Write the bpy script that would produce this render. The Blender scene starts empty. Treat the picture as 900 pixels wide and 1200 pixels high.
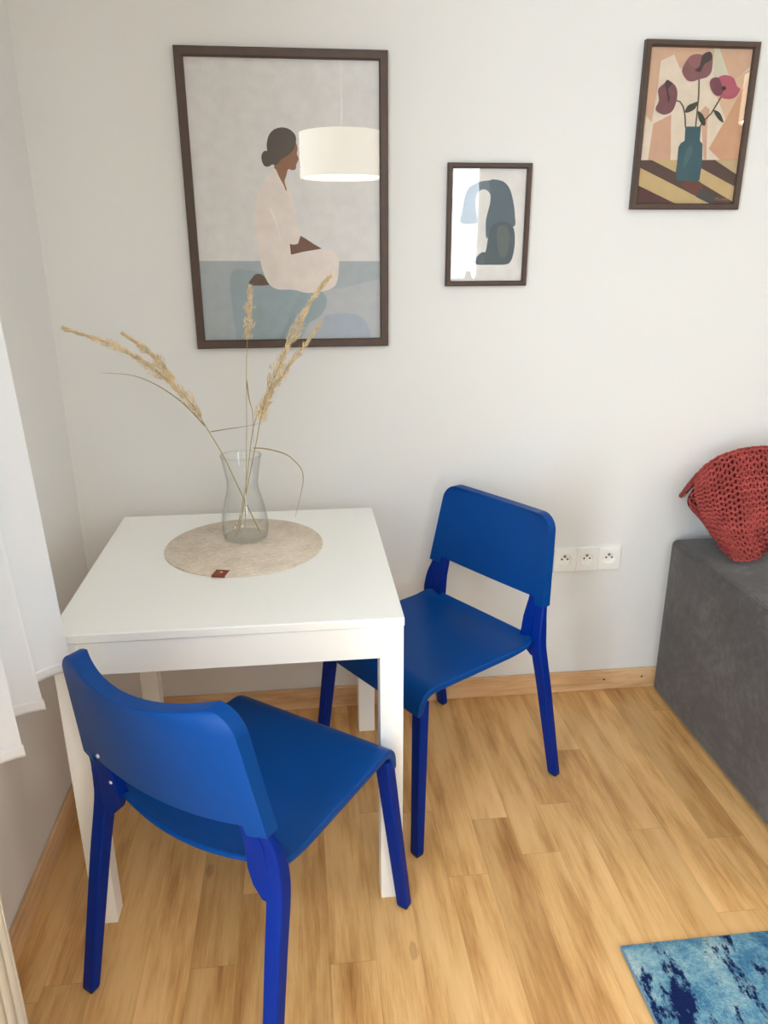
import bpy, bmesh, math, random
from mathutils import Vector, Matrix, noise

random.seed(7)
SC = bpy.context.scene
COL = SC.collection
PI = math.pi

# ------------------------------------------------------------------ helpers
def lin(c):
    return tuple((v/255/12.92) if v/255 <= 0.04045 else ((v/255+0.055)/1.055)**2.4 for v in c) + (1.0,)

class MB:
    """collects vertices and faces (with a material index) for ONE mesh"""
    def __init__(self):
        self.v = []; self.f = []; self.m = []
    def add(self, verts, faces, mat=0):
        b = len(self.v)
        self.v += [tuple(p) for p in verts]
        for f in faces:
            self.f.append(tuple(i+b for i in f)); self.m.append(mat)
        return self
    def box(self, x0, x1, y0, y1, z0, z1, mat=0):
        v = [(x, y, z) for x in (x0, x1) for y in (y0, y1) for z in (z0, z1)]
        f = [(0,1,3,2),(4,6,7,5),(0,4,5,1),(2,3,7,6),(0,2,6,4),(1,5,7,3)]
        return self.add(v, f, mat)
    def tube(self, pts, rad, n=8, mat=0, cap=True, squash=None):
        """round tube along points; rad may be a list"""
        pts = [Vector(p) for p in pts]
        if not isinstance(rad, (list, tuple)): rad = [rad]*len(pts)
        base = []; up = Vector((0.13, 0.27, 0.95)).normalized()
        for i, p in enumerate(pts):
            t = (pts[min(i+1, len(pts)-1)] - pts[max(i-1, 0)]).normalized()
            s = t.cross(up)
            if s.length < 1e-3: s = t.cross(Vector((1, 0, 0)))
            s.normalize(); w = s.cross(t)
            up = w
            for k in range(n):
                a = 2*PI*k/n
                base.append(p + (s*math.cos(a) + w*math.sin(a))*rad[i])
        fs = []
        for i in range(len(pts)-1):
            for k in range(n):
                a = i*n+k; b = i*n+(k+1) % n
                fs.append((a, b, b+n, a+n))
        if cap:
            fs.append(tuple(range(n-1, -1, -1))); fs.append(tuple(range((len(pts)-1)*n, len(pts)*n)))
        return self.add(base, fs, mat)
    def lathe(self, prof, cx=0, cy=0, n=48, mat=0, close=False):
        v = []
        for r, z in prof:
            for k in range(n):
                a = 2*PI*k/n
                v.append((cx+r*math.cos(a), cy+r*math.sin(a), z))
        fs = []
        m = len(prof)
        for i in range(m if close else m-1):
            j = (i+1) % m
            for k in range(n):
                a = i*n+k; b = i*n+(k+1) % n
                fs.append((a, b, j*n+(k+1) % n, j*n+k))
        return self.add(v, fs, mat)
    def disc(self, r, z, cx=0, cy=0, n=48, mat=0):
        return self.add([(cx+r*math.cos(2*PI*k/n), cy+r*math.sin(2*PI*k/n), z) for k in range(n)], [tuple(range(n))], mat)
    def sweep(self, pts, sections, mat=0):
        """sections: list of loops (lists of world points), all the same length"""
        n = len(sections[0]); v = [p for s in sections for p in s]; fs = []
        for i in range(len(sections)-1):
            for k in range(n):
                a = i*n+k; b = i*n+(k+1) % n
                fs.append((a, b, b+n, a+n))
        fs.append(tuple(range(n-1, -1, -1))); fs.append(tuple(range((len(sections)-1)*n, len(sections)*n)))
        return self.add(v, fs, mat)
    def build(self, name, mats, parent=None, smooth=False, bevel=0, seg=3, normals=True, angle=35):
        me = bpy.data.meshes.new(name)
        me.from_pydata(self.v, [], self.f)
        if not isinstance(mats, (list, tuple)): mats = [mats]
        for m in mats: me.materials.append(m)
        if len(mats) > 1: me.polygons.foreach_set('material_index', self.m)
        if normals:
            bm = bmesh.new(); bm.from_mesh(me)
            bmesh.ops.recalc_face_normals(bm, faces=bm.faces)
            bm.to_mesh(me); bm.free()
        me.update()
        o = bpy.data.objects.new(name, me); COL.objects.link(o)
        if parent is not None: o.parent = parent
        if bevel:
            md = o.modifiers.new('bevel', 'BEVEL'); md.width = bevel; md.segments = seg
            md.limit_method = 'ANGLE'; md.angle_limit = math.radians(angle); md.harden_normals = False
            smooth = True
        if smooth:
            me.polygons.foreach_set('use_smooth', [True]*len(me.polygons))
            md = o.modifiers.new('wn', 'WEIGHTED_NORMAL') if bevel else None
            try: me.set_sharp_from_angle(angle=math.radians(50))
            except Exception: pass
        return o

def thing(name, label, cat, loc=(0, 0, 0), rz=0.0, group=None):
    o = bpy.data.objects.new(name, None); COL.objects.link(o)
    o.location = loc; o.rotation_euler = (0, 0, rz); o.empty_display_size = 0.05
    return tag(o, label, cat, group)
def tag(o, label, cat, group=None):
    o['label'] = label; o['category'] = cat
    if group: o['group'] = group
    return o
def struct(o, label=None, cat=None):
    o['kind'] = 'structure'
    if label: o['label'] = label
    if cat: o['category'] = cat
    return o
def crom(pts, per=6, closed=False):
    """Catmull-Rom through points of any dimension"""
    P = [tuple(p) for p in pts]; n = len(P); out = []
    rng = range(n) if closed else range(n-1)
    for i in rng:
        if closed: a, b, c, d = P[(i-1) % n], P[i], P[(i+1) % n], P[(i+2) % n]
        else: a, b, c, d = P[max(i-1, 0)], P[i], P[i+1], P[min(i+2, n-1)]
        for k in range(per):
            t = k/per; t2 = t*t; t3 = t2*t
            out.append(tuple(0.5*(2*q + (r-p)*t + (2*p-5*q+4*r-s)*t2 + (3*q-p-3*r+s)*t3) for p, q, r, s in zip(a, b, c, d)))
    if not closed: out.append(P[-1])
    return out

# ------------------------------------------------------------------ materials
def new_mat(name):
    m = bpy.data.materials.new(name); m.use_nodes = True
    nt = m.node_tree; nt.nodes.clear()
    out = nt.nodes.new('ShaderNodeOutputMaterial')
    return m, nt, out
def N(nt, kind, **kw):
    n = nt.nodes.new(kind)
    for k, v in kw.items():
        if k in n.inputs: n.inputs[k].default_value = v
        else: setattr(n, k, v)
    return n
def principled(nt, out, **kw):
    p = nt.nodes.new('ShaderNodeBsdfPrincipled')
    for k, v in kw.items(): p.inputs[k].default_value = v
    nt.links.new(p.outputs[0], out.inputs[0])
    return p
def math_n(nt, op, a, b=None):
    n = nt.nodes.new('ShaderNodeMath'); n.operation = op
    for i, x in enumerate((a, b)):
        if x is None: continue
        if isinstance(x, (int, float)): n.inputs[i].default_value = x
        else: nt.links.new(x, n.inputs[i])
    return n.outputs[0]
def mixc(nt, fac, a, b, mode='MIX'):
    n = nt.nodes.new('ShaderNodeMix'); n.data_type = 'RGBA'; n.blend_type = mode
    for s, x in ((n.inputs[0], fac), (n.inputs[6], a), (n.inputs[7], b)):
        if isinstance(x, (int, float, tuple)): s.default_value = x
        else: nt.links.new(x, s)
    return n.outputs[2]
def ramp(nt, fac, stops):
    n = nt.nodes.new('ShaderNodeValToRGB'); e = n.color_ramp.elements
    while len(e) < len(stops): e.new(0.5)
    for el, (p, c) in zip(e, stops):
        el.position = p; el.color = c
    nt.links.new(fac, n.inputs[0]); return n.outputs[0]
def coords(nt, scale=(1, 1, 1), kind='Object'):
    tc = nt.nodes.new('ShaderNodeTexCoord'); mp = nt.nodes.new('ShaderNodeMapping')
    mp.inputs['Scale'].default_value = scale
    nt.links.new(tc.outputs[kind], mp.inputs[0]); return mp.outputs[0]
def bump(nt, height, p, strength=0.2, dist=0.002):
    b = nt.nodes.new('ShaderNodeBump'); b.inputs['Strength'].default_value = strength; b.inputs['Distance'].default_value = dist
    nt.links.new(height, b.inputs['Height']); nt.links.new(b.outputs[0], p.inputs['Normal'])
def noise_n(nt, vec, scale, detail=3, rough=0.5):
    n = nt.nodes.new('ShaderNodeTexNoise'); n.inputs['Scale'].default_value = scale
    n.inputs['Detail'].default_value = detail; n.inputs['Roughness'].default_value = rough
    nt.links.new(vec, n.inputs['Vector']); return n.outputs['Fac']

def simple(name, rgb, rough=0.5, nscale=0, nstr=0.1, ndist=0.001, var=0.0, metallic=0.0, spec=0.5, vscale=8, **kw):
    m, nt, out = new_mat(name)
    p = principled(nt, out, **{'Base Color': lin(rgb), 'Roughness': rough, 'Metallic': metallic, 'Specular IOR Level': spec})
    for k, v in kw.items(): p.inputs[k].default_value = v
    vec = coords(nt)
    if var:
        f = noise_n(nt, vec, vscale, 4)
        c = lin(rgb)
        a = tuple(x*(1-var) for x in c[:3])+(1,); b = tuple(min(1, x*(1+var)) for x in c[:3])+(1,)
        nt.links.new(ramp(nt, f, [(0.3, a), (0.7, b)]), p.inputs['Base Color'])
    if nscale:
        bump(nt, noise_n(nt, vec, nscale, 3), p, nstr, ndist)
    return m

M = {}
M['wall'] = simple('wall_paint', (226, 226, 224), 0.85, 120, 0.10, 0.001, spec=0.2)
M['wall_gloss'] = simple('washable_wall_paint', (228, 228, 227), 0.42, 60, 0.05, 0.001, spec=0.45)
M['ceiling'] = simple('ceiling_paint', (228, 230, 232), 0.9, 100, 0.1, 0.001, spec=0.1)
M['white'] = simple('white_foil', (246, 246, 243), 0.38, 260, 0.03, 0.0004)
M['plastic_white'] = simple('white_plastic', (240, 239, 234), 0.3, 300, 0.02, 0.0003)
M['slot'] = simple('dark_contact', (40, 38, 36), 0.6, 200, 0.05, 0.0003)
M['steel'] = simple('steel', (205, 207, 210), 0.25, 200, 0.05, 0.0003, metallic=1.0)
M['frame'] = simple('dark_walnut_frame', (74, 56, 46), 0.45, 90, 0.15, 0.0006, var=0.12, vscale=30)
M['seat'] = simple('blue_plastic', (0, 64, 136), 0.38, 420, 0.10, 0.0003, spec=0.15)
M['leg'] = simple('blue_leg_plastic', (0, 38, 128), 0.45, 420, 0.06, 0.0003, spec=0.12)
M['glide'] = simple('dark_glide', (18, 24, 48), 0.6, 200, 0.1, 0.0003)
M['screw'] = simple('screw_steel', (225, 228, 232), 0.3, 300, 0.05, 0.0002, metallic=0.8)
M['backing'] = simple('picture_backing', (120, 100, 80), 0.8, 150, 0.1, 0.0005)
M['leather'] = simple('rust_leather', (132, 62, 34), 0.6, 300, 0.3, 0.0005, var=0.15, vscale=60)
M['stitch'] = simple('pale_stitch', (214, 172, 140), 0.8, 300, 0.2, 0.0003)
M['straw'] = simple('dry_stalk', (172, 152, 104), 0.65, 250, 0.2, 0.0004, var=0.15, vscale=40)
M['plume'] = simple('dry_plume', (222, 202, 164), 0.8, 300, 0.2, 0.0004, var=0.25, vscale=45)
M['blade'] = simple('dry_blade', (158, 140, 104), 0.7, 250, 0.2, 0.0004, var=0.2, vscale=40)
M['radiator'] = simple('radiator_enamel', (238, 234, 222), 0.35, 120, 0.02, 0.0005)
M['hem'] = simple('curtain_hem', (236, 240, 244), 0.9, 400, 0.2, 0.0004)
M['leaf'] = simple('twig_bark', (72, 58, 52), 0.8, 100, 0.3, 0.001)
M['stone'] = simple('sill_ceramic', (214, 208, 198), 0.5, 100, 0.05, 0.0005)

def fabric_sofa():
    m, nt, out = new_mat('charcoal_suede')
    p = principled(nt, out, Roughness=0.85); p.inputs['Specular IOR Level'].default_value = 0.25
    p.inputs['Sheen Weight'].default_value = 0.25; p.inputs['Sheen Roughness'].default_value = 0.5
    v = coords(nt)
    a = noise_n(nt, v, 5, 5, 0.65); b = noise_n(nt, v, 38, 4, 0.7)
    f = math_n(nt, 'ADD', math_n(nt, 'MULTIPLY', a, 0.6), math_n(nt, 'MULTIPLY', b, 0.4))
    nt.links.new(ramp(nt, f, [(0.36, lin((60, 57, 57))), (0.5, lin((73, 69, 69))), (0.64, lin((92, 89, 89)))]), p.inputs['Base Color'])
    bump(nt, noise_n(nt, v, 260, 3), p, 0.25, 0.001)
    return m
M['sofa'] = fabric_sofa()

def felt():
    m, nt, out = new_mat('beige_felt')
    p = principled(nt, out, Roughness=0.95); p.inputs['Specular IOR Level'].default_value = 0.1
    v = coords(nt); w = coords(nt, (1, 4, 1))
    f = math_n(nt, 'ADD', math_n(nt, 'MULTIPLY', noise_n(nt, w, 90, 5, 0.75), 0.7), math_n(nt, 'MULTIPLY', noise_n(nt, v, 12, 4), 0.3))
    nt.links.new(ramp(nt, f, [(0.38, lin((192, 177, 160))), (0.5, lin((218, 206, 190))), (0.62, lin((234, 224, 210)))]), p.inputs['Base Color'])
    bump(nt, noise_n(nt, v, 500, 2), p, 0.4, 0.0008)
    return m
M['felt'] = felt()

def curtain_mat():
    m, nt, out = new_mat('white_voile')
    d = N(nt, 'ShaderNodeBsdfDiffuse', Color=lin((247, 250, 254))); t = N(nt, 'ShaderNodeBsdfTranslucent', Color=lin((246, 250, 255)))
    mx = N(nt, 'ShaderNodeMixShader'); mx.inputs[0].default_value = 0.35
    nt.links.new(d.outputs[0], mx.inputs[1]); nt.links.new(t.outputs[0], mx.inputs[2]); nt.links.new(mx.outputs[0], out.inputs[0])
    wv = N(nt, 'ShaderNodeTexNoise', Scale=400.0); nt.links.new(coords(nt, (1, 1, 0.3)), wv.inputs['Vector'])
    b = nt.nodes.new('ShaderNodeBump'); b.inputs['Strength'].default_value = 0.12; b.inputs['Distance'].default_value = 0.0006
    nt.links.new(wv.outputs['Fac'], b.inputs['Height']); nt.links.new(b.outputs[0], d.inputs['Normal'])
    return m
M['curtain'] = curtain_mat()

def pane_mat(name, ior=1.6, tint=(1, 1, 1, 1)):
    """thin flat pane: straight-through view plus a Fresnel mirror"""
    m, nt, out = new_mat(name)
    tr = N(nt, 'ShaderNodeBsdfTransparent', Color=tint); gl = N(nt, 'ShaderNodeBsdfGlossy', Roughness=0.0)
    lw = N(nt, 'ShaderNodeLayerWeight', Blend=0.5); mx = N(nt, 'ShaderNodeMixShader')
    f0 = ior; sch = math_n(nt, 'ADD', math_n(nt, 'MULTIPLY', math_n(nt, 'POWER', lw.outputs['Facing'], 5.0), 1.0-f0), f0)
    nt.links.new(sch, mx.inputs[0]); nt.links.new(tr.outputs[0], mx.inputs[1]); nt.links.new(gl.outputs[0], mx.inputs[2])
    nt.links.new(mx.outputs[0], out.inputs[0]); return m
M['pane'] = pane_mat('picture_glass', 0.075)
M['window_pane'] = pane_mat('window_glass', 0.04)

def vase_glass():
    m, nt, out = new_mat('clear_glass')
    tr = N(nt, 'ShaderNodeBsdfTransparent', Color=(0.988, 0.993, 0.990, 1)); gl = N(nt, 'ShaderNodeBsdfGlossy', Roughness=0.02)
    lw = N(nt, 'ShaderNodeLayerWeight', Blend=0.28)
    nt.links.new(mixc(nt, math_n(nt, 'POWER', lw.outputs['Facing'], 3.0), (0.992, 0.996, 0.994, 1), (0.56, 0.62, 0.62, 1)), tr.inputs['Color'])
    fac = math_n(nt, 'ADD', math_n(nt, 'MULTIPLY', math_n(nt, 'POWER', lw.outputs['Facing'], 2.2), 0.75), 0.035)
    mx = N(nt, 'ShaderNodeMixShader'); nt.links.new(fac, mx.inputs[0])
    nt.links.new(tr.outputs[0], mx.inputs[1]); nt.links.new(gl.outputs[0], mx.inputs[2]); nt.links.new(mx.outputs[0], out.inputs[0])
    return m
M['vase'] = vase_glass()

def oak(name, planks=True, base=(219, 175, 116)):
    m, nt, out = new_mat(name)
    p = principled(nt, out, Roughness=0.42); p.inputs['Specular IOR Level'].default_value = 0.45
    tc = nt.nodes.new('ShaderNodeTexCoord'); sx = nt.nodes.new('ShaderNodeSeparateXYZ'); nt.links.new(tc.outputs['Object'], sx.inputs[0])
    X, Y, Z = sx.outputs
    PW, PL = 0.0985, 0.92
    if planks:
        fx = math_n(nt, 'DIVIDE', math_n(nt, 'ADD', X, 0.0135), PW); row = math_n(nt, 'FLOOR', fx); u = math_n(nt, 'SUBTRACT', fx, row)
        w1 = N(nt, 'ShaderNodeTexWhiteNoise'); w1.noise_dimensions = '1D'; nt.links.new(row, w1.inputs['W'])
        fy = math_n(nt, 'ADD', math_n(nt, 'DIVIDE', Y, PL), math_n(nt, 'MULTIPLY', w1.outputs['Value'], 7.0)); cell = math_n(nt, 'FLOOR', fy); v = math_n(nt, 'SUBTRACT', fy, cell)
        cb = nt.nodes.new('ShaderNodeCombineXYZ'); nt.links.new(row, cb.inputs[0]); nt.links.new(cell, cb.inputs[1])
        w2 = N(nt, 'ShaderNodeTexWhiteNoise'); w2.noise_dimensions = '3D'; nt.links.new(cb.outputs[0], w2.inputs['Vector'])
        rnd = w2.outputs['Value']
        gx = math_n(nt, 'ADD', X, math_n(nt, 'MULTIPLY', rnd, 31.0)); gy = Y; gz = math_n(nt, 'MULTIPLY', rnd, 17.0)
    else:
        gx, gy, gz = Z, X, Y
    def vec(sx_, sy_):
        c = nt.nodes.new('ShaderNodeCombineXYZ')
        nt.links.new(math_n(nt, 'MULTIPLY', gx, sx_), c.inputs[0]); nt.links.new(math_n(nt, 'MULTIPLY', gy, sy_), c.inputs[1]); nt.links.new(gz, c.inputs[2])
        return c.outputs[0]
    # long soft figure, streaks, fine pores
    big = noise_n(nt, vec(9, 1.5), 1.6, 4, 0.55)
    mid = noise_n(nt, vec(24, 1.9), 1.3, 6, 0.70)
    fine = noise_n(nt, vec(190, 7), 1.6, 3, 0.7)
    f = math_n(nt, 'ADD', math_n(nt, 'MULTIPLY', big, 0.46), math_n(nt, 'ADD', math_n(nt, 'MULTIPLY', mid, 0.38), math_n(nt, 'MULTIPLY', fine, 0.16)))
    b = base
    c = ramp(nt, f, [(0.33, lin((b[0]-66, b[1]-72, b[2]-64))), (0.45, lin((b[0]-20, b[1]-24, b[2]-23))), (0.53, lin(b)), (0.68, lin((min(255, b[0]+14), b[1]+16, b[2]+20)))])
    if planks:
        tone = ramp(nt, rnd, [(0.0, (0.84, 0.82, 0.79, 1)), (0.35, (0.95, 0.94, 0.925, 1)), (0.7, (1.0, 1.0, 1.0, 1)), (1.0, (1.06, 1.06, 1.08, 1))])
        c = mixc(nt, 1.0, c, tone, 'MULTIPLY')
        # sparse small knots
        vo = nt.nodes.new('ShaderNodeTexVoronoi'); vo.feature = 'F1'; vo.inputs['Scale'].default_value = 1.0; nt.links.new(vec(4.5, 2.0), vo.inputs['Vector'])
        k = math_n(nt, 'LESS_THAN', math_n(nt, 'ADD', vo.outputs['Distance'], math_n(nt, 'MULTIPLY', fine, 0.10)), 0.095)
        c = mixc(nt, math_n(nt, 'MULTIPLY', k, 0.35), c, lin((128, 84, 44)))
        e1 = math_n(nt, 'LESS_THAN', math_n(nt, 'MINIMUM', u, math_n(nt, 'SUBTRACT', 1.0, u)), 0.009)
        e2 = math_n(nt, 'LESS_THAN', math_n(nt, 'MINIMUM', v, math_n(nt, 'SUBTRACT', 1.0, v)), 0.0011)
        e = math_n(nt, 'MAXIMUM', e1, e2)
        c = mixc(nt, math_n(nt, 'MULTIPLY', e, 0.24), c, lin((112, 74, 40)))
    nt.links.new(c, p.inputs['Base Color'])
    bump(nt, fine, p, 0.12, 0.0006)
    return m
M['floor'] = oak('oak_laminate')
M['base'] = oak('oak_skirting', False, (222, 186, 142))

def rug_mat():
    m, nt, out = new_mat('blue_abstract_pile')
    p = principled(nt, out, Roughness=0.95); p.inputs['Specular IOR Level'].default_value = 0.1
    v = coords(nt)
    mp = nt.nodes.new('ShaderNodeMapping'); mp.inputs['Rotation'].default_value = (0, 0, 0.30); mp.inputs['Scale'].default_value = (14, 5.2, 1); mp.inputs['Location'].default_value = (0.35, 0.2, 0)
    nt.links.new(v, mp.inputs[0])
    a = noise_n(nt, mp.outputs[0], 1.0, 6, 0.66); b = noise_n(nt, v, 46, 4, 0.8); g = noise_n(nt, v, 7.5, 5, 0.7)
    c = ramp(nt, math_n(nt, 'ADD', math_n(nt, 'MULTIPLY', g, 0.6), math_n(nt, 'MULTIPLY', b, 0.4)), [(0.36, lin((38, 76, 116))), (0.47, lin((74, 122, 152))), (0.55, lin((116, 158, 174))), (0.68, lin((186, 198, 194)))])
    d = math_n(nt, 'ADD', a, math_n(nt, 'MULTIPLY', math_n(nt, 'SUBTRACT', b, 0.5), 0.30))
    k = ramp(nt, d, [(0.525, (0, 0, 0, 1)), (0.575, (1, 1, 1, 1))])
    c = mixc(nt, k, c, lin((20, 34, 78)))
    nt.links.new(c, p.inputs['Base Color'])
    bump(nt, noise_n(nt, v, 320, 2), p, 0.8, 0.004)
    return m
M['rug'] = rug_mat()
M['rug_edge'] = simple('rug_binding', (104, 128, 146), 0.9, 300, 0.4, 0.001)
M['yarn'] = simple('brick_red_wool', (154, 70, 66), 0.9, 350, 0.5, 0.001, var=0.18, vscale=25, spec=0.15)
M['yarn_gap_shade'] = simple('brick_red_wool_gap_shade', (92, 32, 34), 0.95, 350, 0.5, 0.001, spec=0.1)  # darkened copy of the wool, shade in the stitch gaps put into colour

def glow(name, rgb, strength, diffuse=(250, 246, 236)):
    m, nt, out = new_mat(name)
    p = principled(nt, out, **{'Base Color': lin(diffuse), 'Roughness': 0.9})
    p.inputs['Emission Color'].default_value = lin(rgb); p.inputs['Emission Strength'].default_value = strength
    return m
M['shade'] = glow('lit_paper_shade', (255, 241, 210), 6.5)

def paint(rgb, key={}):
    if rgb not in key:
        key[rgb] = simple('print_ink_%d' % len(key), rgb, 0.7, 180, 0.03, 0.0003, var=0.05, vscale=30, spec=0.2)
    return key[rgb]

# ---- measured positions
A1=[
 ((169, 180, 186),0,[(-0.0738,0.2312),(0.5676,0.2283),(0.5687,-0.0362),(-0.0986,-0.0242)]),
 ((184, 189, 194),1,[(0.3355,0.1423),(0.4017,0.1576),(0.5678,0.1699),(0.5687,-0.0362),(0.2532,-0.0305),(0.2837,0.0162),(0.309,0.0579)]),
 ((167, 180, 195),1,[(0.3474,0.0713),(0.3669,0.0872),(0.4359,0.0887),(0.4668,0.0698),(0.4809,0.0321),(0.4803,-0.0346),(0.313,-0.0316),(0.3222,0.0274)]),
 ((150, 169, 177),1,[(0.1079,0.2042),(0.1008,0.1333),(0.1069,0.0537),(0.1203,-0.0281),(0.2651,-0.0307),(0.2837,0.0162),(0.3044,0.0602),(0.3407,0.0829),(0.3606,0.1171),(0.3542,0.1422),(0.3222,0.165),(0.2627,0.1878),(0.1716,0.2038)]),
 ((100, 78, 66),1,[(0.1506,0.1685),(0.1614,0.1884),(0.172,0.1968),(0.1873,0.195),(0.1988,0.1805),(0.2043,0.1681)]),
 ((142, 97, 68),1,[(0.2335,0.4585),(0.2407,0.4761),(0.2667,0.4917),(0.287,0.5227),(0.2932,0.5189),(0.296,0.5066),(0.2935,0.4951),(0.2977,0.4843),(0.2944,0.4757),(0.2911,0.4695),(0.2886,0.4585),(0.28,0.4557),(0.2694,0.4576),(0.2632,0.4411),(0.2587,0.4273),(0.2649,0.4036),(0.2508,0.4214)]),
 ((80, 69, 62),1,[(0.2169,0.502),(0.2169,0.5181),(0.2229,0.5372),(0.2361,0.5506),(0.2551,0.5565),(0.2737,0.5537),(0.2879,0.5436),(0.2929,0.5323),(0.2911,0.5189),(0.2841,0.5035),(0.271,0.4918),(0.2537,0.482),(0.2403,0.4683),(0.2286,0.469),(0.2234,0.4658),(0.2148,0.4634),(0.2058,0.468),(0.2012,0.4835),(0.2039,0.495),(0.2106,0.5012)]),
 ((231, 221, 214),1,[(0.2348,0.4597),(0.2453,0.4391),(0.255,0.4214),(0.2628,0.4036),(0.2626,0.4293),(0.2678,0.4215),(0.2753,0.3957),(0.2837,0.3617),(0.2896,0.3252),(0.2953,0.2944),(0.2962,0.2717),(0.3441,0.2603),(0.3706,0.2573),(0.3881,0.2505),(0.3967,0.2358),(0.3959,0.2039),(0.3889,0.1706),(0.3723,0.156),(0.3406,0.1485),(0.3047,0.1462),(0.2782,0.1533),(0.2604,0.1552),(0.2293,0.1559),(0.2078,0.1668),(0.1957,0.1882),(0.1863,0.2178),(0.18,0.2596),(0.1759,0.3007),(0.1753,0.3413),(0.1804,0.3775),(0.1926,0.4053),(0.2045,0.429),(0.2225,0.4487)]),
 ((108, 68, 50),0,[(0.2953,0.2944),(0.3099,0.2862),(0.3313,0.2724),(0.3512,0.2615),(0.3397,0.2595),(0.2998,0.2533),(0.2675,0.2459),(0.2652,0.2734),(0.2765,0.2717),(0.2875,0.2742)]),
 ((240, 231, 225),1,[(0.2181,0.3656),(0.2298,0.3414),(0.2388,0.3048),(0.2397,0.2801),(0.2357,0.3048),(0.2233,0.3414),(0.216,0.3575)]),
]
A2=[
 ((104, 119, 128),1,[(0.0397,0.1658),(0.0436,0.1986),(0.0505,0.2369),(0.0627,0.2574),(0.0864,0.2691),(0.1184,0.2737),(0.1476,0.273),(0.1642,0.2637),(0.1765,0.2462),(0.1865,0.2138),(0.1912,0.1869),(0.1912,0.1569),(0.176,0.1629),(0.1561,0.1659),(0.1333,0.1599),(0.124,0.1478),(0.1197,0.1327),(0.1133,0.1266),(0.1099,0.1689),(0.1153,0.1958),(0.12,0.2165),(0.12,0.2372),(0.1082,0.2494),(0.0952,0.25),(0.0827,0.2385),(0.0787,0.2164),(0.0822,0.1927),(0.0845,0.1659)]),
 ((84, 101, 112),1,[(0.1172,0.2734),(0.1476,0.273),(0.1642,0.2637),(0.1765,0.2462),(0.1865,0.2138),(0.1912,0.1869),(0.1912,0.1569),(0.1561,0.1659),(0.1238,0.1508),(0.1133,0.1266),(0.1106,0.1689),(0.1153,0.1958),(0.12,0.2165),(0.1206,0.2401)]),
 ((74, 88, 95),1,[(0.1208,0.1448),(0.1332,0.1629),(0.1559,0.1695),(0.1758,0.1665),(0.1899,0.1508),(0.1949,0.1204),(0.1924,0.0865),(0.1852,0.0649),(0.1715,0.0571),(0.128,0.0564),(0.0845,0.0585),(0.0888,0.0777),(0.1032,0.0899),(0.1131,0.093)]),
 ((92, 102, 102),1,[(0.1436,0.1508),(0.158,0.1599),(0.1733,0.1508),(0.1782,0.1204),(0.1735,0.0835),(0.1571,0.0774),(0.1456,0.1082)]),
]
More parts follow.
